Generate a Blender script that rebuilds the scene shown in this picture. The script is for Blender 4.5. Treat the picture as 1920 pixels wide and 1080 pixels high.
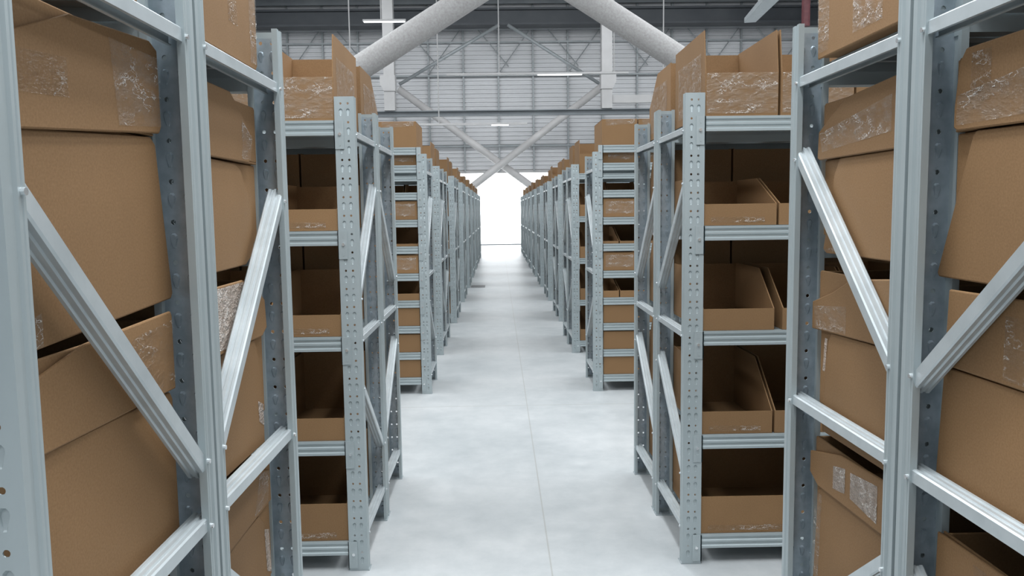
import bpy, bmesh, math, random
from mathutils import Vector, Matrix
random.seed(7)
PI = math.pi
scn = bpy.context.scene
COL = scn.collection
for o in list(bpy.data.objects): bpy.data.objects.remove(o)

# ---------------------------------------------------------------- camera
YAW, PITCH, ROLL, FPX, EYE = 0.0162, 0.0973, -0.0132, 1500.0, 1.5213
cyw, syw, cpt, spt = math.cos(YAW), math.sin(YAW), math.cos(PITCH), math.sin(PITCH)
FW = Vector((syw*cpt, cyw*cpt, -spt)); RT = Vector((cyw, -syw, 0)); UP = RT.cross(FW)
cr, sr = math.cos(ROLL), math.sin(ROLL)
R2 = RT*cr + UP*sr; U2 = UP*cr - RT*sr
cam_d = bpy.data.cameras.new('camera'); cam = bpy.data.objects.new('camera', cam_d); COL.objects.link(cam)
cam.matrix_world = Matrix(((R2.x, U2.x, -FW.x, 0), (R2.y, U2.y, -FW.y, 0), (R2.z, U2.z, -FW.z, EYE), (0, 0, 0, 1)))
cam_d.sensor_width = 36; cam_d.lens = FPX/1920*36; cam_d.clip_start = 0.05; cam_d.clip_end = 300
scn.camera = cam

# ---------------------------------------------------------------- world and light
w = bpy.data.worlds.new('overcast_sky'); scn.world = w; w.use_nodes = True
bg = w.node_tree.nodes['Background']; bg.inputs[0].default_value = (0.93, 0.97, 1.0, 1); bg.inputs[1].default_value = 4.5
def area(name, loc, sx, sy, power, rot=(0, 0, 0), col=(0.93, 0.97, 1.0)):
    l = bpy.data.lights.new(name, 'AREA'); l.shape = 'RECTANGLE'; l.size = sx; l.size_y = sy; l.energy = power; l.color = col
    o = bpy.data.objects.new(name, l); COL.objects.link(o); o.location = loc; o.rotation_euler = rot
    return o
for k, x in enumerate((-10.5, -3.4, 3.8, 10.5)):                      # rooflights running along the hall
    area('roof_and_fill_light', (x, 10.0, 9.2), 1.6, 23, 560)
area('roof_and_fill_light', (0.2, -6.5, 8.6), 18, 3.0, 300, rot=(math.radians(38), 0, 0))  # added fill behind the camera, tilted forward onto the upright faces
area('roof_and_fill_light', (0.2, 26.8, 9.0), 22, 2.5, 330, rot=(math.radians(42), 0, 0))  # added wash that brightens the far wall
for y, z, p in ((1.3, 4.2, 62), (5.4, 5.4, 60)):                         # added fill over the aisle, above the frame, to brighten the rack fronts
    area('aisle_fill', (0.1, y, z), 0.35, 1.8, p)
vs = scn.view_settings
scn.display_settings.display_device = 'sRGB'
vs.view_transform = 'Standard'; vs.look = 'None'; vs.gamma = 1; vs.use_curve_mapping = False; vs.exposure = 0.73
scn.cycles.use_denoising = True
scn.cycles.max_bounces = 8; scn.cycles.diffuse_bounces = 4; scn.cycles.glossy_bounces = 3; scn.cycles.transparent_max_bounces = 12
scn.cycles.sample_clamp_indirect = 6

# ---------------------------------------------------------------- materials
def mat(name):
    m = bpy.data.materials.new(name); m.use_nodes = True
    return m, m.node_tree.nodes, m.node_tree.links, m.node_tree.nodes['Principled BSDF']
def noise(nd, lk, scale, detail=4, vec=None, rough=0.55):
    n = nd.new('ShaderNodeTexNoise'); n.inputs['Scale'].default_value = scale; n.inputs['Detail'].default_value = detail
    n.inputs['Roughness'].default_value = rough
    if vec is None:
        t = nd.new('ShaderNodeTexCoord'); vec = t.outputs['Object']
    lk.new(vec, n.inputs['Vector']); return n
def ramp(nd, lk, fac, stops):
    r = nd.new('ShaderNodeValToRGB'); lk.new(fac, r.inputs[0])
    while len(r.color_ramp.elements) < len(stops): r.color_ramp.elements.new(0.5)
    for e, (p, c) in zip(r.color_ramp.elements, stops): e.position = p; e.color = (*c, 1)
    return r
def bump(nd, lk, bs, h, strength, dist=0.01):
    b = nd.new('ShaderNodeBump'); b.inputs['Strength'].default_value = strength; b.inputs['Distance'].default_value = dist
    lk.new(h, b.inputs['Height']); lk.new(b.outputs[0], bs.inputs['Normal'])
def scaled(nd, lk, sc):
    t = nd.new('ShaderNodeTexCoord'); mp = nd.new('ShaderNodeMapping'); mp.inputs['Scale'].default_value = sc
    lk.new(t.outputs['Object'], mp.inputs['Vector']); return mp.outputs[0]

def steel(name, lo, hi, metal, rough, scale=9, stretch=(1, 1, 0.25), bs_=0.03):
    m, nd, lk, bs = mat(name)
    n = noise(nd, lk, scale, 5, scaled(nd, lk, stretch))
    r = ramp(nd, lk, n.outputs[0], ((0.3, lo), (0.7, hi))); lk.new(r.outputs[0], bs.inputs['Base Color'])
    bs.inputs['Metallic'].default_value = metal; bs.inputs['Roughness'].default_value = rough
    n2 = noise(nd, lk, 140, 2); bump(nd, lk, bs, n2.outputs[0], bs_, 0.002)
    return m
M = {}
M['steel'] = steel('galvanised_upright_steel', (0.37, 0.425, 0.44), (0.43, 0.485, 0.50), 0.35, 0.42)
M['beam'] = steel('galvanised_beam_steel', (0.38, 0.435, 0.45), (0.44, 0.495, 0.51), 0.35, 0.40, 6, (0.3, 1, 1))
M['strut'] = steel('bright_galvanised_strut', (0.50, 0.55, 0.57), (0.60, 0.65, 0.67), 0.45, 0.36, 14, (1, 1, 1))
M['deck'] = steel('shelf_panel_steel', (0.36, 0.40, 0.42), (0.42, 0.47, 0.49), 0.4, 0.45, 5, (1, 1, 1))
M['bolt'] = steel('zinc_bolt', (0.75, 0.78, 0.80), (0.85, 0.87, 0.88), 0.8, 0.25)
M['inner'] = steel('bluish_steel_inside', (0.31, 0.37, 0.41), (0.45, 0.51, 0.56), 0.5, 0.34, 30, (1, 1, 1), 0.1)  # bluer, more metallic tone for the inside of the uprights
M['white_steel'] = steel('white_painted_steel', (0.47, 0.46, 0.455), (0.54, 0.53, 0.525), 0.0, 0.5, 2, (1, 1, 1))
M['brace'] = steel('pale_painted_brace', (0.62, 0.60, 0.59), (0.70, 0.68, 0.67), 0.0, 0.5, 2, (1, 1, 1))
M['girt'] = steel('galvanised_girt', (0.30, 0.325, 0.335), (0.42, 0.44, 0.45), 0.2, 0.45, 1.5, (1, 1, 1))
M['dark_steel'] = steel('dark_roof_steel', (0.16, 0.175, 0.19), (0.22, 0.24, 0.25), 0.2, 0.5, 1, (1, 1, 1))
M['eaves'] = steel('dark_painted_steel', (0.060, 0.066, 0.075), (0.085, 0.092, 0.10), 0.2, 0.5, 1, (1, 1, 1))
M['roof'] = steel('roof_deck_sheet', (0.42, 0.43, 0.45), (0.50, 0.51, 0.52), 0.1, 0.5, 0.6, (1, 1, 1))
M['clad'] = steel('wall_cladding', (0.66, 0.66, 0.67), (0.76, 0.76, 0.77), 0.05, 0.45, 0.35, (1, 1, 2))
M['plain_wall'] = steel('side_wall_sheet', (0.55, 0.56, 0.57), (0.62, 0.63, 0.64), 0.0, 0.6, 0.4, (1, 1, 1))

def card(name, lo, hi):
    m, nd, lk, bs = mat(name)
    n = noise(nd, lk, 260, 3); n1 = noise(nd, lk, 3.2, 3)
    r = ramp(nd, lk, n.outputs[0], ((0.25, lo), (0.75, hi)))
    oi = nd.new('ShaderNodeObjectInfo')
    hs = nd.new('ShaderNodeHueSaturation'); lk.new(r.outputs[0], hs.inputs['Color'])
    mr = nd.new('ShaderNodeMapRange'); mr.inputs['To Min'].default_value = 0.90; mr.inputs['To Max'].default_value = 1.10
    lk.new(oi.outputs['Random'], mr.inputs['Value'])
    mu = nd.new('ShaderNodeMath'); mu.operation = 'MULTIPLY'
    m2 = nd.new('ShaderNodeMapRange'); m2.inputs['From Min'].default_value = 0.3; m2.inputs['From Max'].default_value = 0.7
    m2.inputs['To Min'].default_value = 0.95; m2.inputs['To Max'].default_value = 1.05
    lk.new(n1.outputs[0], m2.inputs['Value']); lk.new(mr.outputs[0], mu.inputs[0]); lk.new(m2.outputs[0], mu.inputs[1])
    lk.new(mu.outputs[0], hs.inputs['Value']); lk.new(hs.outputs[0], bs.inputs['Base Color'])
    bs.inputs['Roughness'].default_value = 0.72; bs.inputs['Specular IOR Level'].default_value = 0.3
    n2 = noise(nd, lk, 22, 4); bump(nd, lk, bs, n2.outputs[0], 0.12, 0.004)
    return m
M['card'] = card('kraft_cardboard', (0.208, 0.117, 0.052), (0.266, 0.155, 0.075))
M['card_in'] = card('kraft_cardboard_inside', (0.255, 0.155, 0.085), (0.31, 0.195, 0.112))

def film(name, a_lo, a_hi, sc, col, fold_glint=0.5):
    m, nd, lk, bs = mat(name)
    v = scaled(nd, lk, sc)
    n = noise(nd, lk, 5, 5, v, 0.6)
    bs.inputs['Roughness'].default_value = 0.14; bs.inputs['Specular IOR Level'].default_value = 0.7
    r = nd.new('ShaderNodeMapRange'); r.inputs['From Min'].default_value = 0.35; r.inputs['From Max'].default_value = 0.68
    r.inputs['To Min'].default_value = a_lo; r.inputs['To Max'].default_value = a_hi
    lk.new(n.outputs[0], r.inputs['Value'])
    # pale streaks along folds: wrinkle highlights painted into the colour and alpha
    ad = nd.new('ShaderNodeVectorMath'); ad.operation = 'ADD'; sc2 = nd.new('ShaderNodeVectorMath'); sc2.operation = 'SCALE'
    sc2.inputs['Scale'].default_value = 0.7; lk.new(n.outputs['Color'], sc2.inputs[0]); lk.new(v, ad.inputs[0]); lk.new(sc2.outputs[0], ad.inputs[1])
    vo = nd.new('ShaderNodeTexVoronoi'); vo.feature = 'DISTANCE_TO_EDGE'; vo.inputs['Scale'].default_value = 3.2; lk.new(ad.outputs[0], vo.inputs['Vector'])
    l = nd.new('ShaderNodeMapRange'); l.inputs['From Min'].default_value = 0.0; l.inputs['From Max'].default_value = 0.028
    l.inputs['To Min'].default_value = 1.0; l.inputs['To Max'].default_value = 0.0; lk.new(vo.outputs[0], l.inputs['Value'])
    g = noise(nd, lk, 2.3, 2, v); gm = nd.new('ShaderNodeMapRange'); gm.inputs['From Min'].default_value = 0.46; gm.inputs['From Max'].default_value = 0.58
    lk.new(g.outputs[0], gm.inputs['Value'])
    lm = nd.new('ShaderNodeMath'); lm.operation = 'MULTIPLY'; lk.new(l.outputs[0], lm.inputs[0]); lk.new(gm.outputs[0], lm.inputs[1])
    cm = nd.new('ShaderNodeMath'); cm.operation = 'MULTIPLY_ADD'; cm.use_clamp = True
    lk.new(lm.outputs[0], cm.inputs[0]); cm.inputs[1].default_value = fold_glint; lk.new(r.outputs[0], cm.inputs[2]); lk.new(cm.outputs[0], bs.inputs['Alpha'])
    mx = nd.new('ShaderNodeMix'); mx.data_type = 'RGBA'; lk.new(lm.outputs[0], mx.inputs[0]); mx.inputs[6].default_value = (*col, 1); mx.inputs[7].default_value = (0.85, 0.82, 0.78, 1)
    lk.new(mx.outputs[2], bs.inputs['Base Color'])
    n2 = noise(nd, lk, 9, 3, v, 0.7); bump(nd, lk, bs, n2.outputs[0], 0.8, 0.02)
    return m
M['tape'] = film('clear_packing_tape', 0.10, 0.30, (2.5, 2.5, 6), (0.30, 0.20, 0.12), 0.35)
M['wrap'] = film('crinkled_plastic_film', 0.05, 0.30, (4, 4, 9), (0.50, 0.42, 0.35), 0.85)
M['white_film'] = film('white_plastic_label', 0.55, 0.85, (6, 6, 9), (0.50, 0.42, 0.36), 0.8)

def floor_mat():
    m, nd, lk, bs = mat('polished_concrete')
    tc = nd.new('ShaderNodeTexCoord'); P = tc.outputs['Object']
    n = noise(nd, lk, 1.1, 8, P, 0.62); n2 = noise(nd, lk, 7, 6, P, 0.7)
    a = nd.new('ShaderNodeMix'); a.data_type = 'FLOAT'; a.inputs[0].default_value = 0.35
    lk.new(n.outputs[0], a.inputs[2]); lk.new(n2.outputs[0], a.inputs[3])
    r = ramp(nd, lk, a.outputs[0], ((0.34, (0.37, 0.395, 0.405)), (0.5, (0.46, 0.48, 0.487)), (0.66, (0.56, 0.572, 0.575))))
    sep = nd.new('ShaderNodeSeparateXYZ'); lk.new(P, sep.inputs[0])
    def line(out, pos, half, pitch=None):
        s = nd.new('ShaderNodeMath'); s.operation = 'SUBTRACT'; lk.new(out, s.inputs[0]); s.inputs[1].default_value = pos
        last = s
        if pitch:
            q = nd.new('ShaderNodeMath'); q.operation = 'PINGPONG'; lk.new(s.outputs[0], q.inputs[0]); q.inputs[1].default_value = pitch/2; last = q
        b = nd.new('ShaderNodeMath'); b.operation = 'ABSOLUTE'; lk.new(last.outputs[0], b.inputs[0])
        c = nd.new('ShaderNodeMath'); c.operation = 'LESS_THAN'; lk.new(b.outputs[0], c.inputs[0]); c.inputs[1].default_value = half
        return c.outputs[0]
    l1 = line(sep.outputs[0], 0.205, 0.0035, 6.0); l2 = line(sep.outputs[1], 6.13, 0.005, 4.3)
    mx = nd.new('ShaderNodeMath'); mx.operation = 'MAXIMUM'; lk.new(l1, mx.inputs[0]); lk.new(l2, mx.inputs[1])
    mm = nd.new('ShaderNodeMath'); mm.operation = 'MULTIPLY'; lk.new(mx.outputs[0], mm.inputs[0]); mm.inputs[1].default_value = 0.5
    mix = nd.new('ShaderNodeMix'); mix.data_type = 'RGBA'; lk.new(mm.outputs[0], mix.inputs[0]); lk.new(r.outputs[0], mix.inputs[6])
    mix.inputs[7].default_value = (0.30, 0.29, 0.26, 1)
    lk.new(mix.outputs[2], bs.inputs['Base Color'])
    rr = nd.new('ShaderNodeMapRange'); rr.inputs['To Min'].default_value = 0.34; rr.inputs['To Max'].default_value = 0.52
    lk.new(n2.outputs[0], rr.inputs['Value']); lk.new(rr.outputs[0], bs.inputs['Roughness'])
    bump(nd, lk, bs, n2.outputs[0], 0.05, 0.01)
    return m
M['floor'] = floor_mat()
m, nd, lk, bs = mat('tube_speckled_coating'); n = noise(nd, lk, 22, 6, None, 0.75)
r = ramp(nd, lk, n.outputs[0], ((0.3, (0.28, 0.265, 0.255)), (0.5, (0.345, 0.335, 0.33)), (0.7, (0.42, 0.415, 0.41))))
lk.new(r.outputs[0], bs.inputs['Base Color']); bs.inputs['Roughness'].default_value = 0.7; M['tube'] = m
m, nd, lk, bs = mat('lamp_diffuser'); bs.inputs['Base Color'].default_value = (0.9, 0.9, 0.9, 1)
bs.inputs['Emission Color'].default_value = (0.95, 0.98, 1, 1); bs.inputs['Emission Strength'].default_value = 1.6; M['lamp'] = m
m, nd, lk, bs = mat('pale_yard_paving'); n = noise(nd, lk, 0.4)
r = ramp(nd, lk, n.outputs[0], ((0.3, (0.6, 0.6, 0.59)), (0.7, (0.72, 0.72, 0.71)))); lk.new(r.outputs[0], bs.inputs['Base Color']); M['yard'] = m
m, nd, lk, bs = mat('drain_iron'); n = noise(nd, lk, 30)
r = ramp(nd, lk, n.outputs[0], ((0.3, (0.10, 0.10, 0.10)), (0.7, (0.2, 0.2, 0.2)))); lk.new(r.outputs[0], bs.inputs['Base Color']); M['drain'] = m
m, nd, lk, bs = mat('red_painted_pipe'); n = noise(nd, lk, 10)
r = ramp(nd, lk, n.outputs[0], ((0.3, (0.09, 0.02, 0.025)), (0.7, (0.14, 0.035, 0.04)))); lk.new(r.outputs[0], bs.inputs['Base Color']); M['red'] = m

# ---------------------------------------------------------------- mesh helpers
class MB:
    def __init__(s): s.v = []; s.f = []
    def add(s, vs_, fs): b = len(s.v); s.v += [tuple(v) for v in vs_]; s.f += [tuple(b+i for i in f) for f in fs]; return s
    def box(s, x0, x1, y0, y1, z0, z1):
        return s.add([(x0, y0, z0), (x1, y0, z0), (x1, y1, z0), (x0, y1, z0), (x0, y0, z1), (x1, y0, z1), (x1, y1, z1), (x0, y1, z1)],
                     [(0, 3, 2, 1), (4, 5, 6, 7), (0, 1, 5, 4), (1, 2, 6, 5), (2, 3, 7, 6), (3, 0, 4, 7)])
    def prism(s, poly, frame, a, b):      # poly in a plane, extruded from a to b; frame(p, q, t) -> xyz
        n = len(poly)
        return s.add([frame(p, q, a) for p, q in poly] + [frame(p, q, b) for p, q in poly],
                     [tuple(range(n))[::-1], tuple(range(n, 2*n))] + [(i, (i+1) % n, n+(i+1) % n, n+i) for i in range(n)])
    def tube(s, p0, p1, r, n=12):
        p0 = Vector(p0); p1 = Vector(p1); d = (p1-p0).normalized(); a = d.orthogonal().normalized(); b = d.cross(a)
        c = [(math.cos(2*PI*i/n), math.sin(2*PI*i/n)) for i in range(n)]
        return s.add([p0+a*x*r+b*y*r for x, y in c] + [p1+a*x*r+b*y*r for x, y in c],
                     [tuple(range(n))[::-1], tuple(range(n, 2*n))] + [(i, (i+1) % n, n+(i+1) % n, n+i) for i in range(n)])
    def bar(s, p0, p1, w, h, upv=(0, 0, 1)):
        p0 = Vector(p0); p1 = Vector(p1); d = (p1-p0).normalized(); a = d.cross(Vector(upv)).normalized(); b = a.cross(d)
        q = [(-w/2, -h/2), (w/2, -h/2), (w/2, h/2), (-w/2, h/2)]
        return s.add([p0+a*x+b*y for x, y in q] + [p1+a*x+b*y for x, y in q],
                     [(0, 1, 2, 3)[::-1], (4, 5, 6, 7)] + [(i, (i+1) % 4, 4+(i+1) % 4, 4+i) for i in range(4)])
    def mesh(s, name, m, smooth=False, fix=True):
        me = bpy.data.meshes.new(name); me.from_pydata(s.v, [], s.f); me.validate()
        if fix:
            bm = bmesh.new(); bm.from_mesh(me); bmesh.ops.recalc_face_normals(bm, faces=bm.faces); bm.to_mesh(me); bm.free()
        if smooth:
            for p in me.polygons: p.use_smooth = True
        for mm_ in (m if isinstance(m, (list, tuple)) else (m,)): me.materials.append(mm_)
        return me
def add(name, me, loc=(0, 0, 0), parent=None, rz=0.0):
    o = bpy.data.objects.new(name, me); COL.objects.link(o); o.location = loc; o.rotation_euler = (0, 0, rz)
    if parent: o.parent = parent
    return o
def tag(o, label, cat, group=None, kind=None):
    if label: o['label'] = label
    if cat: o['category'] = cat
    if group: o['group'] = group
    if kind: o['kind'] = kind
    return o
def struct(name, me, loc=(0, 0, 0), label=None, cat=None):
    o = add(name, me, loc); o['kind'] = 'structure'
    if label: o['label'] = label; o['category'] = cat
    return o
def empty(name, loc, rz=0.0):
    o = bpy.data.objects.new(name, None); COL.objects.link(o); o.location = loc; o.rotation_euler = (0, 0, rz); o.empty_display_size = 0.1
    return o
def bevel(o, w=0.003, seg=2):
    b = o.modifiers.new('bevel', 'BEVEL'); b.width = w; b.segments = seg; b.limit_method = 'ANGLE'; b.angle_limit = 0.6
    return o

# ---------------------------------------------------------------- the hall
YB, YF, XL, XR, ZC = 35.0, -9.0, -16.0, 16.0, 10.3
DX0, DX1, DZ = -2.15, 2.25, 3.12
struct('floor', MB().box(XL-0.3, XR+0.3, YF-0.3, YB+0.15, -0.2, 0).mesh('floor', M['floor']),
       label='pale polished concrete floor with thin saw-cut joints down the aisle', cat='floor')
yard = struct('floor_yard', MB().box(-40, 40, YB+0.15, 90, -0.25, -0.03).mesh('yard', M['yard']),
       label='overexposed pale paving outside the open loading door', cat='ground')
# corrugated back wall: horizontal ribs swept along x
def clad(x0, x1, z0, z1, y, pitch=0.18):
    mb = MB(); z = z0; prof = []
    while z < z1-1e-6:
        e = min(z+pitch, z1)
        for dz, dy in ((0, 0), (0.06, 0), (0.075, 0.055), (0.130, 0.055), (0.15, 0)):
            if z+dz < e: prof.append((z+dz, y+dy))
        z = e
    prof.append((z1, y))
    n = len(prof)
    vs_ = [(x0, q, p) for p, q in prof] + [(x1, q, p) for p, q in prof] + [(x0, y+0.10, z0), (x0, y+0.10, z1), (x1, y+0.10, z0), (x1, y+0.10, z1)]
    fs = [(i, i+1, n+i+1, n+i) for i in range(n-1)]
    fs += [(2*n, 2*n+1, 2*n+3, 2*n+2), (0, n, 2*n+2, 2*n), (n-1, 2*n+1, 2*n+3, 2*n-1)]
    fs += [tuple(range(n))+(2*n+1, 2*n), tuple(range(n, 2*n))+(2*n+3, 2*n+2)]
    return mb.add(vs_, fs)
mb = clad(XL, XR, DZ, ZC, YB); mb2 = clad(XL, DX0, 0, DZ, YB); mb3 = clad(DX1, XR, 0, DZ, YB)
mb.add(mb2.v, mb2.f).add(mb3.v, mb3.f)
wall = struct('wall_back', mb.mesh('wall_back', M['clad']), label='ribbed metal cladding wall at the far end of the hall', cat='wall')
for z in (4.27, 5.70, 7.24, 8.62):
    add('girt', MB().box(XL, XR, YB-0.20, YB-0.02, z-0.035, z+0.035).mesh('girt', M['girt']), parent=wall)
pm = MB().box(-0.035, 0.035, -0.14, -0.01, DZ+0.05, ZC).mesh('wall_post', M['girt'])
for k in range(-10, 11):
    add('wall_post', pm, (0.10+1.487*k, YB, 0), wall)
for k in range(-8, 9, 1):                                       # thin rods crossing the top panels
    x = 0.10+1.487*k; up = k % 2 == 0
    add('sag_rod', MB().tube((x, YB-0.17, 7.3 if up else 9.9), (x+1.487*1.3, YB-0.17, 9.9 if up else 7.6), 0.022, 6).mesh('sag_rod', M['girt']), parent=wall)
door = struct('door_1', MB().box(DX0-0.12, DX0, YB-0.06, YB+0.12, 0, DZ+0.12).box(DX1, DX1+0.12, YB-0.06, YB+0.12, 0, DZ+0.12)
       .box(DX0, DX1, YB-0.06, YB+0.12, DZ, DZ+0.12).mesh('door_frame', M['white_steel']), label='tall open loading door full of white daylight at the aisle end', cat='door')
add('sill', MB().box(DX0, DX1, YB-0.02, YB+0.14, -0.005, 0.045).mesh('door_sill', M['dark_steel']), parent=door)
struct('wall_left', MB().box(XL-0.2, XL, YF, YB, 0, ZC).mesh('wl', M['plain_wall']), label='pale sheet wall left of the racks', cat='wall')
struct('wall_right', MB().box(XR, XR+0.2, YF, YB, 0, ZC).mesh('wr', M['plain_wall']), label='pale sheet wall right of the racks', cat='wall')
struct('wall_front', MB().box(XL, XR, YF-0.2, YF, 0, ZC).mesh('wf', M['plain_wall']), label='pale sheet wall behind the camera', cat='wall')
ceil = struct('ceiling', MB().box(XL, XR, YF, YB+0.1, ZC, ZC+0.2).mesh('ceiling', M['roof']), label='grey steel deck roof of the hall', cat='ceiling')
for y in (34.2, 32.4, 30.6, 28.8, 27.0):
    add('purlin', MB().box(XL, XR, y-0.05, y+0.05, ZC-0.26, ZC-0.01).mesh('purlin', M['dark_steel']), parent=ceil)
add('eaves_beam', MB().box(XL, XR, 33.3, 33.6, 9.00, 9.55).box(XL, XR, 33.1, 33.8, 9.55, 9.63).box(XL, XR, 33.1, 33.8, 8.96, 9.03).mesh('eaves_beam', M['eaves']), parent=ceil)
add('eaves_channel', MB().box(XL, XR, YB-0.35, YB-0.02, 9.12, 9.40).mesh('eaves_channel', M['roof']), parent=ceil)

def thing_mesh(name, me, loc, label, cat, group=None, kind=None):
    return tag(add(name, me, loc), label, cat, group, kind)
# crossed braces, hanging columns, crane rail
thing_mesh('brace_tube', MB().tube((-3.95, 33.1, 6.45), (4.70, 33.1, 0.02), 0.15, 14).mesh('brace', M['brace'], True), (0, 0, 0),
           'white tube brace falling left to right across the far wall', 'brace', 'crossed tube braces on the far wall')
thing_mesh('brace_tube', MB().tube((4.25, 32.6, 6.40), (-4.36, 32.6, 0.0), 0.15, 14).mesh('brace', M['brace'], True), (0, 0, 0),
           'white tube brace falling right to left across the far wall', 'brace', 'crossed tube braces on the far wall')
thing_mesh('brace_rod', MB().tube((-3.9, 32.9, 6.6), (0.15, 32.9, 8.9), 0.07, 10).mesh('brace', M['girt'], True), (0, 0, 0),
           'thin grey rod rising right from the left white column', 'brace')
thing_mesh('brace_rod', MB().tube((4.25, 32.9, 6.5), (0.5, 32.9, 8.9), 0.07, 10).mesh('brace', M['girt'], True), (0, 0, 0),
           'thin grey rod rising left from the right white column', 'brace')
def column(x, zt, label):
    t = tag(empty('hanging_column', (x, 31, 5.32)), label, 'column', 'white columns at the far wall')
    add('shaft', MB().box(-0.20, 0.20, -0.2, 0.2, 0, zt-5.32).mesh('shaft', M['white_steel']), parent=t)
    d = 1 if x > 0 else -1
    poly = [(-0.23, 1.30), (0.34, 1.30), (0.34, 0.98), (0.20, 0.72), (-0.23, 0.72)]
    add('corbel', MB().prism([(p*d, q) for p, q in poly], lambda p, q, t_: (p, t_, q), -0.24, 0.24).mesh('corbel', M['white_steel']), parent=t)
column(-4.03, ZC-0.27, 'white boxed column hanging left of the crossed braces')
column(4.20, ZC-0.27, 'white boxed column hanging right of the crossed braces')
thing_mesh('rail_beam', MB().box(-9, 7.2, -0.12, 0.12, 0, 0.05).box(-9, 7.2, -0.02, 0.02, 0.05, 0.17).box(-9, 7.2, -0.12, 0.12, 0.17, 0.21).mesh('rail', M['dark_steel']),
           (0, 31, 5.10), 'long dark steel rail beam under the white columns', 'beam')
thing_mesh('girder', MB().box(4.42, 8.2, -0.1, 0.1, 0, 0.30).mesh('girder', M['white_steel']), (0, 31, 5.52),
           'short white girder right of the right hanging column', 'girder')
# raking round tubes forming an A over the aisle
def rake(p, d, label, xe):
    d = Vector(d).normalized(); p = Vector(p); lo = p + d*((0.0-p.z)/d.z); hi = p + d*((xe-p.x)/d.x)
    thing_mesh('raking_tube', MB().tube(lo-Vector(lo), hi-lo, 0.245, 28).mesh('raking_tube', M['tube'], True), lo, label, 'tube', 'thick raking tubes above the aisle')
rake((-2.52, 16, 4.40), (1.788, 0, 1.094), 'thick speckled grey tube rising from behind the left racks', 0.10)
rake((3.44, 16, 4.53), (-1.62, 0, 1.03), 'thick speckled grey tube rising from behind the right racks', 0.95)

thing_mesh('apex_hanger', MB().box(-0.16, 0.16, -0.35, 0.35, 0, 0.5).tube((0, 0, 0.5), (0, 0, ZC-6.31), 0.09, 14).mesh('apex', M['white_steel']), (0.52, 16, 6.30), 'steel hanger joining the two raking tubes at their top', 'hanger')
# hanging strip lamps
def lamp(x0, x1, y, z, label, wires, lit=None):
    t = tag(empty('strip_lamp', ((x0+x1)/2, y, z)), label, 'lamp', 'hanging strip lamps')
    h = (x1-x0)/2
    add('housing', MB().prism([(-0.07, 0), (0.07, 0), (0.04, 0.06), (-0.04, 0.06)], lambda p, q, t_: (t_, p, q), -h, h).mesh('housing', M['white_steel']), parent=t)
    a, b = lit or (-h+0.03, h-0.03)
    add('diffuser', MB().box(a, b, -0.055, 0.055, -0.02, 0).mesh('diffuser', M['lamp']), parent=t)
    for wx in wires: add('suspension_wire', MB().tube((wx, 0, 0.06), (wx, 0, ZC-z-0.002), 0.018, 6).mesh('wire', M['white_steel']), parent=t)
lamp(-1.45, 3.9, 24, 5.47, 'long strip lamp hanging across the far wall, between the columns', (-1.13, 2.25), (0.0, 1.3))
lamp(-2.3, 0.9, 24, 4.03, 'short strip lamp hanging below the long one', (-1.0,), (0.55, 1.05))
lamp(-3.85, -2.6, 24, 7.03, 'small strip lamp hanging beside the left raking tube', (-0.1,))
thing_mesh('hanging_wire', MB().tube((-4.25, 24, 4.5), (-4.25, 24, ZC), 0.02, 6).mesh('wire', M['white_steel']), (0, 0, 0), 'thin white wire hanging left of the left raking tube', 'wire')
thing_mesh('hanging_wire', MB().tube((4.93, 24, 4.5), (4.93, 24, ZC), 0.02, 6).mesh('wire', M['white_steel']), (0, 0, 0), 'thin white wire hanging right of the right raking tube', 'wire')
t = tag(empty('cable_tray', (3.05, 8.4, 3.62)), 'galvanised cable tray running forward over the right racks', 'tray')
mb = MB(); a = Vector((-0.45, -1.2, -0.12)); b = Vector((0.72, 3.7, 0.62))
mb.bar(a, b, 0.16, 0.012)
for sx in (-0.08, 0.08): mb.bar(a+Vector((sx, 0, 0.03)), b+Vector((sx, 0, 0.03)), 0.012, 0.06)
add('tray_channel', mb.mesh('tray', M['strut']), parent=t)
add('hanger_rod', MB().tube((0.30, 2.0, 0.38), (0.30, 2.0, ZC-3.62), 0.012, 8).mesh('rod', M['white_steel']), parent=t)
thing_mesh('sprinkler_pipe', MB().tube((7.6, 20, 5.9), (7.6, 20, ZC-0.3), 0.10, 12).tube((7.6, 20, 6.8), (7.75, 19.2, 6.8), 0.14, 12).mesh('pipe', M['red']), (0, 0, 0),
           'dark red pipe riser high behind the right racks', 'pipe')
thing_mesh('drain_cover', MB().box(-0.14, 0.14, -0.22, 0.22, 0, 0.006).mesh('drain', M['drain']), (-0.42, 16.0, 0), 'small dark drain cover on the floor by the left racks', 'drain')

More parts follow.
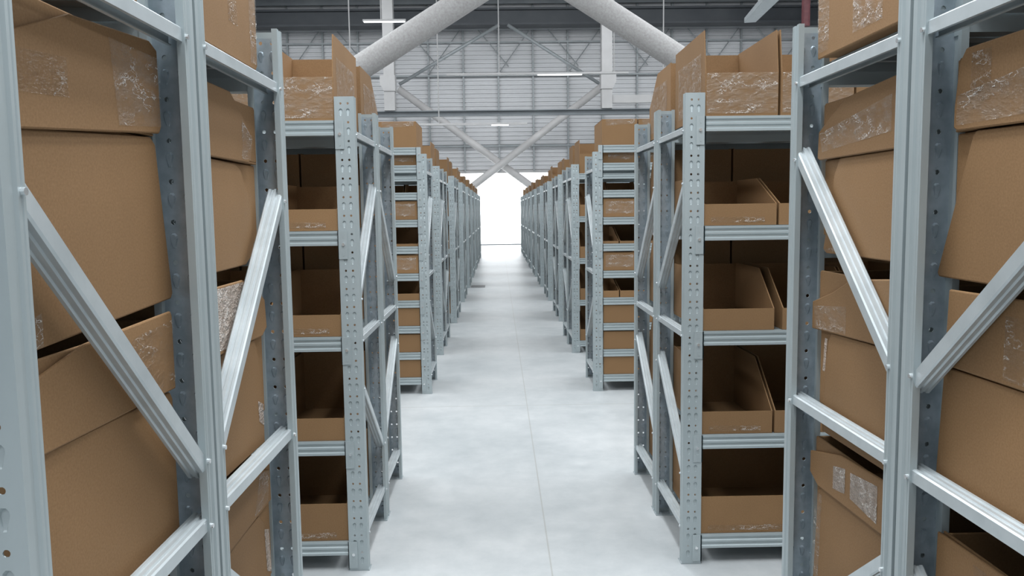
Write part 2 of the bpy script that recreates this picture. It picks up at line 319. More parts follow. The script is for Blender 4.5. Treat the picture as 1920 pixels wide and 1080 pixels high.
# ---------------------------------------------------------------- rack part meshes
H = 1.98; PW = 0.08; PD = 0.045; DEP = 0.604; PAIR = DEP+0.012; BAY = 1.50; TH = 0.0018
def upright_mesh():
    mb = MB(); mi = MB(); pitch = 0.075; rows = 26; z0 = (H-pitch*rows)/2
    # plain top and bottom strips of the perforated web
    mb.box(0, PW, 0, TH, 0, z0); mb.box(0, PW, 0, TH, H-z0, H)
    N = 12
    def rect_pts(u0, u1, v0, v1, c):
        pts = []
        for i in range(N):
            a = 2*PI*(i+0.5)/N; dx, dz = math.cos(a), math.sin(a)
            t = min(((u1-c[0]) if dx > 0 else (u0-c[0]))/dx, ((v1-c[1]) if dz > 0 else (v0-c[1]))/dz)
            pts.append((c[0]+dx*t, c[1]+dz*t))
        return pts
    def ring(outer, inner, y, rev, corners, tgt=None):
        n = N; vs_ = [(p, y, q) for p, q in outer] + [(p, y, q) for p, q in inner]
        fs = [(i, (i+1) % n, n+(i+1) % n, n+i) for i in range(n)]
        # corner triangles
        ex = []
        for i in range(n):
            a, b_ = outer[i], outer[(i+1) % n]
            if abs(a[0]-b_[0]) > 1e-6 and abs(a[1]-b_[1]) > 1e-6:
                c = min(corners, key=lambda k: abs(k[0]-(a[0]+b_[0])/2)+abs(k[1]-(a[1]+b_[1])/2))
                ex.append((i, (i+1) % n, c))
        for i, j, c in ex:
            vs_.append((c[0], y, c[1])); fs.append((i, len(vs_)-1, j))
        if rev: fs = [f[::-1] for f in fs]
        (tgt or mb).add(vs_, fs)
    tear = [(0.0090, 0.034), (0.0080, 0.041), (0.0035, 0.046), (-0.0035, 0.046), (-0.0080, 0.041), (-0.0090, 0.034),
            (-0.0068, 0.026), (-0.0048, 0.016), (-0.0028, 0.010), (0.0028, 0.010), (0.0048, 0.016), (0.0068, 0.026)]
    tear = [(a*0.82, 0.026+(b-0.026)*0.80) for a, b in tear]
    for r_ in range(rows):
        zb = z0+r_*pitch
        for half in (0, 1):
            u0 = half*PW/2; u1 = u0+PW/2; uc = 0.0255 if half == 0 else 0.0545
            c = (uc, zb+0.0625); outer = rect_pts(u0, u1, zb+0.052, zb+pitch, c)
            inner = [(uc+0.0047*math.cos(2*PI*(i+0.5)/N), c[1]+0.0047*math.sin(2*PI*(i+0.5)/N)) for i in range(N)]
            cs = [(u0, zb+0.052), (u1, zb+0.052), (u0, zb+pitch), (u1, zb+pitch)]
            ring(outer, inner, 0, True, cs); ring(outer, inner, TH+0.0003, False, cs, mi)
            mb.add([(p, 0, q) for p, q in inner]+[(p, TH, q) for p, q in inner], [(i, (i+1) % N, N+(i+1) % N, N+i) for i in range(N)])
            c2 = (uc, zb+0.026); outer = rect_pts(u0, u1, zb, zb+0.052, c2)
            inner = []
            for i in range(N):
                a = 2*PI*(i+0.5)/N; best = min(tear, key=lambda k: abs(math.atan2(math.sin(math.atan2(k[1]-0.026, k[0])-a), math.cos(math.atan2(k[1]-0.026, k[0])-a))))
                inner.append((uc+tear[(i) % 12][0], 0))
            # match teardrop vertices by angle
            srt = sorted(tear, key=lambda k: math.atan2(k[1]-0.026, k[0]) % (2*PI))
            inner = [(uc+k[0], zb+k[1]) for k in srt]
            cs = [(u0, zb), (u1, zb), (u0, zb+0.052), (u1, zb+0.052)]
            ring(outer, inner, 0, True, cs); ring(outer, inner, TH+0.0003, False, cs, mi)
            dep = [0.0012+0.0048*max(0, (k[1]-0.012))/0.034 for k in srt]
            capv = [(uc+k[0]*0.72, d, zb+0.026+(k[1]-0.026)*0.82) for k, d in zip(srt, dep)]
            mi.add([(p, TH+0.0003, q) for p, q in inner]+[(p, d_+0.0016, q) for p, d_, q in capv], [(i, (i+1) % N, N+(i+1) % N, N+i) for i in range(N)]+[tuple(range(N, 2*N))[::-1]])
            mb.add([(p, 0, q) for p, q in inner]+capv, [(i, N+i, N+(i+1) % N, (i+1) % N) for i in range(N)]+[tuple(range(N, 2*N))])
    # channel sides with a rolled groove and lips
    for sgn in (0, 1):
        f = (lambda u: u) if sgn == 0 else (lambda u: PW-u)
        path = [(0, 0), (0, 0.014), (0.0035, 0.018), (0.0035, 0.026), (0, 0.030), (0, 0.036), (0.0015, 0.038), (0, 0.040), (0, PD), (0.014, PD), (0.014, PD-0.010)]
        inn = [(TH, TH), (TH, 0.014), (0.0035+TH, 0.018), (0.0035+TH, 0.026), (TH, 0.030), (TH, 0.036), (0.0015+TH, 0.038), (TH, 0.040), (TH, PD-TH), (0.014-TH, PD-TH), (0.014-TH, PD-0.010)]
        loop = path+inn[::-1]; n = len(loop)
        mb.add([(f(p), q, 0) for p, q in loop]+[(f(p), q, H) for p, q in loop], [(i, (i+1) % n, n+(i+1) % n, n+i) for i in range(n)])
    nf = len(mb.f); mb.add(mi.v, mi.f)
    me = mb.mesh('upright', [M['steel'], M['inner']], fix=False)
    for p in me.polygons:
        if p.index >= nf: p.material_index = 1
    return me
UPR = upright_mesh()
def beam_mesh(L, h=0.060):
    mb = MB(); d = 0.042
    prof = [(0.0, 0), (0.0, -0.010), (0.006, -0.014), (0.006, -0.022), (0.001, -0.026), (0.001, -0.034), (0.006, -0.038), (0.006, -0.046), (0.0, -0.050), (0.0, -h), (d, -h), (d, -0.024), (d-0.006, -0.018), (d-0.006, 0)]
    prof = [(p, q) for p, q in prof]
    mb.prism(prof, lambda p, q, t_: (t_, p, q), PW-0.004, L-PW+0.004)
    for u0, u1 in ((0.044, PW+0.003), (L-PW-0.003, L-0.044)):
        mb.box(u0, u1, -0.0045, -0.0005, -0.115, 0.0)
        mb.box(PW-0.002 if u0 < 1 else u0-0.0, PW+0.003 if u0 < 1 else u0+0.003, -0.0045, 0.036, -0.115, 0.0)
        c = (u0+u1)/2-0.002 if u0 < 1 else (u0+u1)/2+0.002
        for zz in (-0.018, -0.092):                                   # pressed hooks
            mb.prism([(-0.006, 0.010), (0.006, 0.010), (0.004, -0.010), (-0.002, -0.010)], lambda p, q, t_, c=c, zz=zz: (c+p, t_, zz+q), -0.0056, -0.0044)
    return mb.mesh('beam', M['beam'])
BEAM = beam_mesh(BAY)
def bolt_mesh(axis):
    mb = MB(); n = 8
    if axis == 'y': mb.tube((0, -0.0105, 0), (0, -0.004, 0), 0.0065, n)
    else: mb.tube((-0.005, 0, 0), (0.001, 0, 0), 0.0048, n)
    return mb.mesh('bolt', M['bolt'])
BOLTY = bolt_mesh('y'); BOLTX = bolt_mesh('x')
def deck_mesh(L):
    mb = MB(); mb.box(0.085, L-0.085, 0.046, DEP-0.046, -0.004, 0)
    mb.box(0.085, L-0.085, 0.046, 0.050, -0.028, -0.004); mb.box(0.085, L-0.085, DEP-0.050, DEP-0.046, -0.028, -0.004)
    for k in range(3):
        y = 0.15+0.15*k; mb.box(0.085, L-0.085, y-0.01, y+0.01, -0.022, -0.004)
    return mb.mesh('shelf_panel', M['deck'])
def strut_mesh(y0, z0, y1, z1):
    """lipped channel, ribbed web uppermost, centred on u=0.025"""
    p0 = Vector((0.024, y0, z0)); p1 = Vector((0.024, y1, z1)); d = (p1-p0).normalized()
    a = Vector((1, 0, 0)); b = a.cross(d)
    if abs(d.z) < 0.01:
        if b.z < 0: b = -b
    elif b.y > 0: b = -b
    W = 0.0195; T = 0.013
    prof = [(-W, -T), (-W, T-0.003), (-W+0.003, T), (-0.011, T), (-0.009, T-0.003), (-0.005, T-0.003), (-0.003, T), (0.003, T), (0.005, T-0.003), (0.009, T-0.003), (0.011, T), (W-0.003, T), (W, T-0.003), (W, -T),
            (W-0.007, -T), (W-0.007, -T+0.002), (W-0.002, -T+0.002), (W-0.002, T-0.005), (-W+0.002, T-0.005), (-W+0.002, -T+0.002), (-W+0.007, -T+0.002), (-W+0.007, -T)]
    n = len(prof); mb = MB()
    mb.add([p0+a*p+b*q for p, q in prof]+[p1+a*p+b*q for p, q in prof], [tuple(range(n))[::-1], tuple(range(n, 2*n))]+[(i, (i+1) % n, n+(i+1) % n, n+i) for i in range(n)])
    return mb.mesh('strut', M['strut'])
_sh = {}
def strut_set(mid, hi, lo, far):
    k = (mid, hi, lo, far)
    if k not in _sh:
        a, b = 0.020, DEP-0.020
        dg = [(a, lo, b, hi), (a, 0.81, b, 0.37)] if far else [(a, hi, b, lo), (a, 0.37, b, 0.81)]
        _sh[k] = [strut_mesh(0.012, z, DEP-0.012, z) for z in (0.155, mid, 1.835)]+[strut_mesh(*q) for q in dg]
    return _sh[k]
FOOT = MB().box(-0.004, PW+0.004, 0.0005, PD+0.012, 0, 0.004).mesh('foot_plate', M['deck'])
DECK = deck_mesh(BAY)
ORD = ['nearest', 'second', 'third', 'fourth', 'fifth', 'sixth', 'seventh', 'eighth', 'ninth', 'tenth', 'eleventh', 'twelfth', 'thirteenth', 'fourteenth', 'fifteenth',
       'sixteenth', 'seventeenth', 'eighteenth', 'nineteenth', 'twentieth', 'twenty-first', 'twenty-second', 'twenty-third', 'twenty-fourth']
LV = [0.130, 0.565, 1.007, 1.445, 1.890]
LV5 = [0.140, 0.352, 0.573, 0.787, 1.010, 1.233, 1.451, 1.673, 1.893]
def rack(s, i, xa, y, far, levels=LV, detail=True, extra_top=False):
    """s side (-1 left, 1 right); xa aisle face; u runs away from the aisle"""
    side = 'left' if s < 0 else 'right'
    side_n = ORD[i] if i else 'first'
    t = tag(empty('shelving_rack', (xa, y, 0)), (f'closely shelved grey rack with nine levels, {ORD[i]} from the camera on the {side}' if levels is LV5 else f'grey steel shelving rack, {side_n} from the camera on the {side} of the aisle'),
            'shelving rack', 'steel racks lining the aisle')
    X = (lambda u: u) if s > 0 else (lambda u: u-BAY)                 # meshes are symmetric along the bay
    for u in (0, BAY-PW):
        add('upright', UPR, (X(u), 0, 0.004), t)
        add('upright', UPR, (X(u)+PW, DEP, 0.004), t, PI)
        add('foot_plate', FOOT, (X(u), 0, 0), t); add('foot_plate', FOOT, (X(u)+PW, DEP, 0), t, PI)
    for k, u in enumerate((0, BAY)):
        if k == 1 and not detail: continue
        # struts sit on the aisle side of the channel: mirror for the left
        mid, hi, lo = (0.935, 1.57, 1.03) if (s < 0 and i < 2) else ((1.005, 1.66, 1.17) if i < 2 else (0.985, 1.64, 1.13))
        for me in strut_set(mid, hi, lo, far):
            o = add('brace_strut', me, (0, 0, 0.004), t)
            o.location.x = (0 if k == 0 else BAY-0.048) if s > 0 else (-0.048 if k == 0 else -BAY)
    if detail:
        nr, fr = 0.038, DEP-0.038
        pts = [(z, yy) for z in (0.155, mid, 1.835) for yy in (nr, fr)]
        pts += [(hi-0.02, fr), (lo+0.03, nr), (0.78, nr), (0.39, fr)] if far else [(hi-0.02, nr), (lo+0.03, fr), (0.78, fr), (0.39, nr)]
        for z, yy in pts: add('bolt', BOLTX, (0, yy, z), t, 0 if s > 0 else PI)
    for z in levels+([2.037] if extra_top else []):
        b = add('beam', BEAM, (X(0), 0, z), t)
        if detail and (i >= 4 and i % 2 == 1 or i in (0, 2, 4)):
            for u in (0.060, BAY-0.060): add('bolt', BOLTY, (u, 0, -0.055), b)
        if z > 2.0: continue
        b = add('beam', BEAM, (X(0)+BAY, DEP, z), t, PI)
        add('shelf_panel', DECK, (X(0), 0, z), t)
    return t

# ---------------------------------------------------------------- cardboard
def bin_mesh(w_, d, hf, hb, knee, lip=0.0, th=0.0045):
    """open-fronted tray: low front, sides rising to the back; x 0..w, y 0..d (front at 0)"""
    mb = MB()
    side = [(0, 0), (0, hf), (lip, hf+0.0001 if lip else hf), (knee, hb), (d, hb), (d, 0)]
    if lip == 0: side = [(0, 0), (0, hf), (knee, hb), (d, hb), (d, 0)]
    mb.prism(side, lambda p, q, t_: (t_, p, q), 0, th); mb.prism(side, lambda p, q, t_: (t_, p, q), w_-th, w_)
    mb.box(th, w_-th, 0, th, 0, hf); mb.box(th, w_-th, d-th, d, 0, hb-0.004); mb.box(th, w_-th, th, d-th, 0, th)
    return mb.mesh('cardboard_bin', M['card'])
_bins = {}
def get_bin(*a):
    if a not in _bins: _bins[a] = bin_mesh(*a)
    return _bins[a]
_cart = {}
def carton_mesh(w_, d, h):
    k = (w_, d, h)
    if k not in _cart:
        g = 0.0012; mb = MB(); mb.box(0, w_, 0, d, 0, h-0.004)
        mb.box(0, w_, 0, d/2-g, h-0.004, h); mb.box(0, w_, d/2+g, d, h-0.004, h)       # the two closed top flaps
        me = mb.mesh('cardboard_box', M['card'])
        bm = bmesh.new(); bm.from_mesh(me); bmesh.ops.bevel(bm, geom=[e for e in bm.edges], offset=0.0022, segments=1, affect='EDGES', clamp_overlap=True); bm.to_mesh(me); bm.free()
        _cart[k] = me
    return _cart[k]
def patch(name, m, pts, parent, seed=0, n=6, amp=0.0015, off=0.0015):
    n = int(n*2.2)
    """slightly wrinkled quad of film; pts = 4 corners (local), laid just off the surface"""
    p = [Vector(q) for q in pts]; nrm = (p[1]-p[0]).cross(p[3]-p[0]).normalized(); rnd = random.Random(seed)
    vs_ = []; N = n+1
    for j in range(N):
        for i in range(N):
            a = p[0].lerp(p[1], i/n); b = p[3].lerp(p[2], i/n); q = a.lerp(b, j/n)
            vs_.append(q+nrm*(off+rnd.random()*amp))
    back = [v-nrm*0.0004 for v in vs_]; c = len(vs_)
    fs = [(j*N+i, j*N+i+1, (j+1)*N+i+1, (j+1)*N+i) for j in range(n) for i in range(n)]
    me = MB().add(vs_, fs).mesh(name, m, False, fix=False)
    return add(name, me, (0, 0, 0), parent)
POS = ['beside the aisle', 'second from the aisle', 'third from the aisle', 'fourth from the aisle']
LEV = {5: ['bottom shelf', 'second shelf up', 'middle shelf', 'fourth shelf up', 'top shelf'],
       9: ['bottom shelf', 'second shelf up', 'third shelf up', 'fourth shelf up', 'fifth shelf up', 'sixth shelf up', 'seventh shelf up', 'eighth shelf up', 'top shelf']}
def place(kind, me, s, i, xa, y, z, u0, w_, lev, nlev, pos, rear=False, adj='', rz=0.0, front=0.012):
    side = 'left' if s < 0 else 'right'
    nm, cat = ('cardboard_bin', 'cardboard bin') if kind == 'bin' else ('cardboard_box', 'cardboard box')
    what = ('open bin' if kind == 'bin' else 'closed box')
    label = f'{adj+" " if adj else ""}{what}, {LEV[nlev][lev]}, {POS[pos]}, {ORD[i]} {side} rack'
    x0 = xa+u0 if s > 0 else xa-u0-w_
    z += 0.0015
    if rear: o = add(nm, me, (x0+w_, y+DEP-front, z), None, PI+rz)
    else: o = add(nm, me, (x0, y+front, z), None, rz)
    return tag(o, label, cat, 'open cardboard bins on the racks' if kind == 'bin' else 'closed cardboard boxes on the racks')

XA = {-1: [-0.551, -0.573, -0.575, -0.600, -0.580, -0.577], 1: [0.774, 0.766, 0.779, 0.768, 0.808, 0.818]}
ROWS = [(0.905, 0, False), (0.905+PAIR, 0, True), (3.285, 1, False), (3.285+PAIR, 1, True), (6.577, 2, True)]
for k, y in enumerate((8.38, 10.78, 13.28, 15.72, 18.15, 20.58, 23.0, 25.42, 27.85)):
    ROWS += [(y, min(3+k, 5), False), (y+PAIR, min(3+k, 5), True)]
Rj = random.Random(3)
for s in (-1, 1):
    nrow = 21 if s < 0 else 23
    for i, (y, xi, rear) in enumerate(ROWS[:nrow]):
        xa = XA[s][xi]
        if i in (2, 3): far = (i == 2) if s < 0 else False
        elif i in (0, 1): far = (i == 1)
        elif i == 4: far = True
        else: far = (i % 2 == 1)
        if s > 0 and i == 3: far = False
        rack(s, i, xa, y, far, LV5 if i == 4 else LV, detail=(i < 9), extra_top=(i == 4))
        if i < 2: continue
        if i == 4:                                                     # dense rack beyond the cross aisle
            for lev, z in enumerate(LV5[:-1]):
                if lev in (0, 1, 2, 4, 6):
                    wd = 0.31
                    for pos in range(2 if lev < 3 else 1):
                        ww = 0.56 if lev < 3 else (0.27 if s > 0 else 0.30)
                        if lev < 3 and pos: continue
                        o = place('box', carton_mesh(ww, 0.54, 0.150), s, i, xa, y, z, 0.085, ww, lev, 9, 0, adj='long' if lev < 3 else 'taped')
                        if lev >= 3: patch('tape', M['wrap'], [(0.02, 0, 0.03), (ww-0.02, 0, 0.03), (ww-0.02, 0, 0.13), (0.02, 0, 0.13)], o, lev)
                    if lev >= 3 and s < 0: place('box', carton_mesh(0.27, 0.54, 0.150), s, i, xa, y, z, 0.392, 0.27, lev, 9, 1, adj='plain')
                elif lev in (3, 5):
                    w1 = 0.13 if s > 0 else 0.25
                    place('bin', get_bin(w1, 0.54, 0.055 if lev == 3 else 0.02, 0.13, 0.35), s, i, xa, y, z, 0.085, w1, lev, 9, 0, front=0.012 if lev == 3 else 0.03)
                    place('bin', get_bin(0.30, 0.54, 0.055 if lev == 3 else 0.02, 0.13, 0.35), s, i, xa, y, z, 0.095+w1, 0.30, lev, 9, 1, front=0.012 if lev == 3 else 0.03)
            ww = 0.29 if s > 0 else 0.31
            for pos in range(3):
                u0 = (0.082 if s < 0 else 0.082)+pos*(ww+0.008)
                o = place('box', carton_mesh(ww, 0.52, 0.355), s, i, xa, y, LV5[-1], u0, ww, 8, 9, pos, adj='tall taped', front=0.05)
                if pos < 2:
                    patch('tape', M['wrap'], [(0.05, 0, 0.03), (ww-0.03, 0, 0.03), (ww-0.03, 0, 0.12), (0.05, 0, 0.12)], o, pos+40)
                    patch('tape', M['wrap'], [(0.03, 0, 0.30), (ww-0.02, 0, 0.32), (ww-0.02, 0, 0.352), (0.03, 0, 0.352)], o, pos+50)
            continue
        near = i < 5
        for lev, z in enumerate(LV):
            top = lev == 4
            npos = 4 if near else (2 if i in (5, 6, 7, 8) or top and i < 14 else 1)
            if not near and i % 2 == 0 and not top: npos = 1
            u = 0.082 if near else 0.087
            for pos in range(npos):
                ww = 0.30
                if near and not rear:
                    if lev == 0: hf, hb, kn = 0.160, 0.335, 0.30; ww = 0.62 if s > 0 else 0.38
                    elif lev == 1: hf, hb, kn = 0.095, 0.285, 0.24
                    elif lev == 2: hf, hb, kn = 0.090, 0.245, 0.20
                    elif lev == 3: hf, hb, kn = 0.088, 0.200, 0.26; ww = 0.302
                    else: hf, hb, kn = 0.172, 0.345, 0.025
                else:
                    hf, hb, kn = (0.17, 0.345, 0.16) if top else (0.12, 0.36, 0.25)
                    if near and not top: hf = 0.2; kn = 0.12
                if u+ww > BAY-0.09: break
                d = 0.545 if near else 0.485
                if rear and top and near: hb = 0.33; kn = 0.22
                if not near and top:
                    hb = Rj.choice((0.33, 0.345, 0.31)); hf = Rj.choice((0.16, 0.2, 0.29)); kn = 0.03
                if near and rear and not top: d = 0.545
                o = place('bin', get_bin(round(ww, 3), d, round(hf, 3), round(hb, 3), kn), s, i, xa, y, z, u, ww, lev, 5, pos, rear, adj=('tall wrapped' if top else ('wide' if ww > 0.35 else '')),
                          rz=0.0 if near else Rj.uniform(-0.012, 0.012))
                if top and pos < 2 and near:
                    # plastic film round the front and on the aisle flank
                    patch('plastic_wrap', M['wrap'], [(0.006, 0, 0.01), (ww-0.004, 0, 0.01), (ww-0.004, 0, hf), (0.006, 0, hf)], o, i*7+pos, 9, 0.004)
                    aisle_hi = (s < 0) != rear
                    if pos == 0:
                        if aisle_hi: patch('plastic_wrap', M['wrap'], [(ww, 0.055, 0.03), (ww, 0.47, 0.03), (ww, 0.47, 0.26), (ww, 0.055, 0.26)], o, i*9+s, 8, 0.003)
                        else: patch('plastic_wrap', M['wrap'], [(0, 0.47, 0.03), (0, 0.055, 0.03), (0, 0.055, 0.26), (0, 0.47, 0.26)], o, i*9+s, 8, 0.003)
                if near and not rear and not top and pos == 0 and lev != (2 if s > 0 else 1):
                    patch('tape', M['tape'], [(0.03, 0, 0.012), (ww-0.05, 0, 0.012), (ww-0.05, 0, 0.035), (0.03, 0, 0.035)], o, i+lev, 5, 0.002)
                u += ww + (0.010 if not (near and lev == 2 and not rear and pos == 0) else 0.035)

# big folded boxes whose flanks push out between the uprights of the first two racks
def K(pts, f): return [(y*f, EYE+(z-EYE)*f) for y, z in pts]
def flank_box(s, i, xs, body_y, zs, poly, wdt, label, kind, group, tapes=(), open_top=False, flap=True, zt=None):
    """closed or open box standing on the shelf at zs, its flank panel of outline poly at x = xs"""
    y0, y1 = body_y
    ztop = zt if zt else max(q for _, q in poly)
    base = (xs, y0, zs+0.0015)
    mb = MB(); d = s
    X = lambda t_: t_*d
    ins = 0.008
    if open_top:
        h = ztop-zs; th = 0.005
        a, b = sorted((X(ins), X(wdt)))
        mb.box(a, b, 0, y1-y0, 0, th); mb.box(a, b, 0, th, th, h); mb.box(a, b, y1-y0-th, y1-y0, th, h*0.98)
        mb.box(a, a+th, th, y1-y0-th, th, h); mb.box(b-th, b, th, y1-y0-th, th, h)
    else:
        a, b = sorted((X(ins), X(wdt))); mb.box(a, b, 0, y1-y0, 0, ztop-zs)
    o = add('cardboard_bin' if kind == 'bin' else 'cardboard_box', mb.mesh('box_body', M['card']), base)
    bevel(o, 0.004)
    tag(o, label, 'cardboard bin' if kind == 'bin' else 'cardboard box', group)
    # rounded outline of the flank panel
    pm_ = MB().prism([(y-y0, z-zs) for y, z in poly], lambda p, q, t_: (X(t_), p, q), 0.0, 0.006).mesh('flank', M['card'])
    pnl = add('side_flap', pm_, (0, 0, 0), o); bevel(pnl, 0.003)
    for k, (m_, q) in enumerate(tapes):
        pts = [(X(0.0), y-y0, z-zs) for y, z in q]
        if s > 0: pts = pts[::-1]
        # make normals face the aisle
        v = [Vector(p) for p in pts]; nn = (v[1]-v[0]).cross(v[3]-v[0])
        if nn.x*(-d) < 0: pts = pts[::-1]
        patch('tape', M[m_], pts, o, k+i*5, 8, 0.001, 0.0004)
    return o
FL, FR = 0.917, 0.955
XLs, XRs = -0.608, 0.8265
G = 'bulging boxes behind the nearest upright frames'
def stack(s, i, ys, lo, up, zs, names, tl=(), tu=(), split=None):
    xs = XLs if s < 0 else XRs; f = FL if s < 0 else FR
    lo_, up_ = K(lo, f), K(up, f)
    if i == 0: lo_ = [(min(a, 1.496), b) for a, b in lo_]; up_ = [(min(a, 1.496), b) for a, b in up_]
    seam = max(q for _, q in lo_)+0.002
    y0, y1 = ys
    sgn = 'left' if s < 0 else 'right'
    flank_box(s, i, xs, (y0, y1), zs, lo_, 0.36, names[0], 'box', G, [(m_, K(q, f)) for m_, q in tl], zt=seam-0.002)
    if up: flank_box(s, i, xs-0.007*s, (y0+0.004, y1-0.004), seam, up_, 0.35, names[1], 'bin', G, [(m_, K(q, f)) for m_, q in tu], open_top=True, zt=min(max(q for _, q in up_), seam+0.17)-0.012)

# left, first rack
Y1 = (1.00, 1.455); Y2 = (1.60, 2.06)
stack(-1, 0, Y1, [(1.00/FL, 1.64), (1.565, 1.668), (1.585, 1.655), (1.63, 1.36), (1.62, 1.35), (1.00/FL, 1.325)], [(1.00/FL, 1.76), (1.28, 1.83), (1.565, 1.848), (1.598, 1.835), (1.600, 1.69), (1.59, 1.676), (1.00/FL, 1.637)], 1.445,
      ('large plain carton panel, fourth shelf up, nearest left rack', 'sloped taped bin on the large plain carton, nearest left rack'),
      tl=[('wrap', [(1.12, 1.33), (1.16, 1.33), (1.16, 1.38), (1.12, 1.37)])],
      tu=[('wrap', [(1.42, 1.675), (1.60, 1.69), (1.60, 1.82), (1.40, 1.82)]), ('tape', [(1.12, 1.69), (1.26, 1.70), (1.26, 1.76), (1.12, 1.75)])])
stack(-1, 0, Y1, [(1.00/FL, 1.18), (1.59, 1.165), (1.601, 1.15), (1.602, 0.88), (1.00/FL, 0.86)], [(1.00/FL, 1.25), (1.13, 1.292), (1.26, 1.318), (1.595, 1.328), (1.601, 1.318), (1.601, 1.17), (1.00/FL, 1.178)], 1.007,
      ('large plain carton panel, middle shelf, nearest left rack', 'sloped taped bin on the middle shelf carton, nearest left rack'),
      tu=[('tape', [(1.42, 1.185), (1.60, 1.175), (1.60, 1.31), (1.42, 1.30)])])
stack(-1, 0, Y1, [(1.00/FL, 0.73), (1.59, 0.72), (1.60, 0.45), (1.00/FL, 0.44)], [], 0.565, ('large plain carton, second shelf up, nearest left rack',))
# left, second rack
flank_box(-1, 1, XLs+0.01, (1.62, 2.055), 1.890, K([(1.76, 1.905), (2.235, 1.905), (2.25, 1.92), (2.252, 2.20), (1.76, 2.20)], FL), 0.36,
          'tall taped box standing on top of the second left rack', 'box', G, [('wrap', K([(2.19, 1.92), (2.25, 1.92), (2.255, 2.15), (2.19, 2.15)], FL)), ('tape', K([(2.02, 1.99), (2.09, 1.99), (2.09, 2.10), (2.02, 2.10)], FL))])
stack(-1, 1, Y2, [(1.75, 1.65), (2.06, 1.645), (2.10, 1.63), (2.16, 1.55), (2.19, 1.45), (2.17, 1.41), (2.11, 1.385), (1.75, 1.38)],
      [(1.75, 1.82), (2.02, 1.82), (2.08, 1.79), (2.18, 1.725), (2.19, 1.70), (2.15, 1.652), (1.75, 1.65)], 1.445,
      ('bulging plain carton, fourth shelf up, second left rack', 'sloped bin on the bulging carton, second left rack'),
      tu=[('wrap', [(2.09, 1.66), (2.16, 1.66), (2.18, 1.72), (2.10, 1.76)])])
stack(-1, 1, Y2, [(1.75, 1.19), (2.15, 1.18), (2.19, 1.10), (2.205, 1.01), (2.205, 0.88), (1.75, 0.89)],
      [(1.75, 1.35), (2.05, 1.35), (2.16, 1.32), (2.235, 1.28), (2.245, 1.20), (2.20, 1.182), (1.75, 1.19)], 1.007,
      ('plain carton with bowed edge, middle shelf, second left rack', 'film wrapped bin on the middle carton, second left rack'),
      tl=[('white_film', [(2.155, 1.01), (2.20, 0.99), (2.20, 0.93), (2.16, 0.95)])],
      tu=[('white_film', [(1.80, 1.20), (2.00, 1.195), (2.05, 1.345), (1.84, 1.345)])])
stack(-1, 1, Y2, [(1.75, 0.71), (2.12, 0.70), (2.17, 0.66), (2.215, 0.45), (1.75, 0.44)],
      [(1.75, 0.85), (2.12, 0.825), (2.21, 0.80), (2.215, 0.71), (1.75, 0.708)], 0.565,
      ('plain carton, second shelf up, second left rack', 'taped bin over the low carton, second left rack'),
      tl=[('white_film', [(2.16, 0.645), (2.20, 0.63), (2.21, 0.50), (2.17, 0.52)])],
      tu=[('wrap', [(2.06, 0.72), (2.18, 0.72), (2.20, 0.80), (2.12, 0.82)])])
# right, second rack
Y2r = (1.60, 2.045)
flank_box(1, 1, XRs-0.01, (1.62, 2.05), 1.890, K([(1.72, 1.905), (2.16, 1.905), (2.17, 2.20), (1.72, 2.20)], FR), 0.36,
          'tall film wrapped box standing on top of the second right rack', 'box', G,
          [('wrap', K([(2.09, 1.92), (2.16, 1.92), (2.165, 2.15), (2.09, 2.15)], FR)), ('wrap', K([(1.80, 1.93), (1.95, 1.93), (1.95, 2.15), (1.80, 2.15)], FR))])
stack(1, 1, Y2r, [(1.70, 1.64), (2.03, 1.64), (2.06, 1.60), (2.12, 1.405), (2.10, 1.395), (1.70, 1.395)],
      [(1.70, 1.80), (1.98, 1.785), (2.02, 1.77), (2.15, 1.715), (2.155, 1.645), (2.14, 1.64), (1.70, 1.64)], 1.445,
      ('plain carton with hanging flank, fourth shelf up, second right rack', 'sloped bin with crinkled tape, fourth shelf up, second right rack'),
      tl=[('tape', [(2.04, 1.40), (2.11, 1.40), (2.10, 1.47), (2.04, 1.47)])],
      tu=[('wrap', [(1.75, 1.68), (2.12, 1.66), (2.14, 1.71), (1.75, 1.76)])])
stack(1, 1, Y2r, [(1.70, 1.20), (2.05, 1.19), (2.07, 1.17), (2.085, 1.10), (2.10, 0.915), (1.70, 0.92)],
      [(1.70, 1.36), (1.93, 1.34), (2.03, 1.30), (2.165, 1.26), (2.165, 1.185), (2.06, 1.19), (1.70, 1.205)], 1.007,
      ('plain carton, middle shelf, second right rack', 'sloped taped bin, middle shelf, second right rack'),
      tl=[('white_film', [(2.075, 1.17), (2.09, 1.17), (2.10, 1.08), (2.085, 1.08)])],
      tu=[('wrap', [(1.95, 1.20), (2.14, 1.19), (2.15, 1.25), (1.95, 1.27)])])
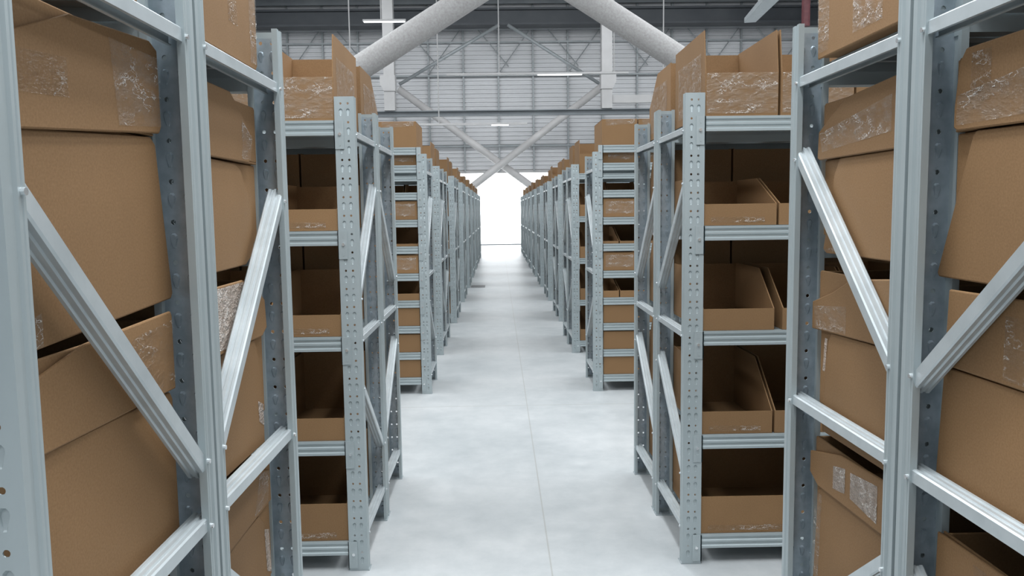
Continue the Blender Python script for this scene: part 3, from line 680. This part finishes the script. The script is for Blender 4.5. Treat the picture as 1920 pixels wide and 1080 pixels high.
stack(1, 1, Y2r, [(1.70, 0.775), (2.08, 0.765), (2.115, 0.745), (2.14, 0.44), (1.70, 0.44)],
      [(1.70, 0.905), (1.96, 0.89), (2.155, 0.845), (2.155, 0.785), (2.10, 0.762), (1.70, 0.775)], 0.565,
      ('plain carton with taped edge, second shelf up, second right rack', 'tilted bin with white label scraps, second right rack'),
      tl=[('wrap', [(2.085, 0.74), (2.13, 0.74), (2.14, 0.50), (2.10, 0.50)])],
      tu=[('white_film', [(1.93, 0.80), (2.00, 0.79), (2.00, 0.85), (1.93, 0.865)]), ('white_film', [(1.76, 0.79), (1.90, 0.80), (1.90, 0.865), (1.76, 0.88)])])
# right, first rack
Y1r = (1.00, 1.455)
stack(1, 0, Y1r, [(1.06, 1.64), (1.45, 1.652), (1.46, 1.645), (1.562, 1.385), (1.555, 1.378), (1.06, 1.375)],
      [(1.06, 1.80), (1.48, 1.803), (1.50, 1.78), (1.512, 1.70), (1.512, 1.662), (1.50, 1.655), (1.06, 1.645)], 1.445,
      ('plain carton with leaning flank, fourth shelf up, nearest right rack', 'taped bin on the leaning carton, nearest right rack'),
      tu=[('wrap', [(1.22, 1.665), (1.50, 1.665), (1.50, 1.72), (1.22, 1.75)]), ('tape', [(1.40, 1.70), (1.46, 1.70), (1.46, 1.79), (1.40, 1.79)])])
stack(1, 0, Y1r, [(1.06, 1.21), (1.51, 1.205), (1.525, 1.19), (1.54, 0.98), (1.06, 0.975)],
      [(1.06, 1.365), (1.505, 1.358), (1.512, 1.21), (1.06, 1.212)], 1.007,
      ('large plain carton, middle shelf, nearest right rack', 'square bin on the middle carton, nearest right rack'),
      tu=[('tape', [(1.15, 1.22), (1.33, 1.22), (1.33, 1.33), (1.15, 1.33)])])
f = FR
o = flank_box(1, 0, XRs, (1.00, 1.455), 0.565, K([(1.06, 0.885), (1.525, 0.872), (1.53, 0.56), (1.06, 0.555)], f), 0.40, 'open-topped box with dark inside, second shelf up, nearest right rack', 'box', G,
              [('tape', K([(1.36, 0.60), (1.40, 0.60), (1.40, 0.86), (1.36, 0.86)], f))], open_top=True, zt=0.905)
# plain boxes farther in on the first two racks, added to keep gaps dark
for s in (-1, 1):
    for i in (0, 1):
        for lev in (1, 2, 3):
            xa = XA[s][0]; y = ROWS[i][0]
            place('box', carton_mesh(0.42, 0.52, 0.30), s, i, xa, y, LV[lev], 0.50, 0.42, lev, 5, 1, adj='plain', front=0.04)
        place('box', carton_mesh(0.42, 0.52, 0.34), s, 1, XA[s][0], ROWS[1][0], LV[4], 0.50, 0.42, 4, 5, 1, adj='plain', front=0.04) if i else None
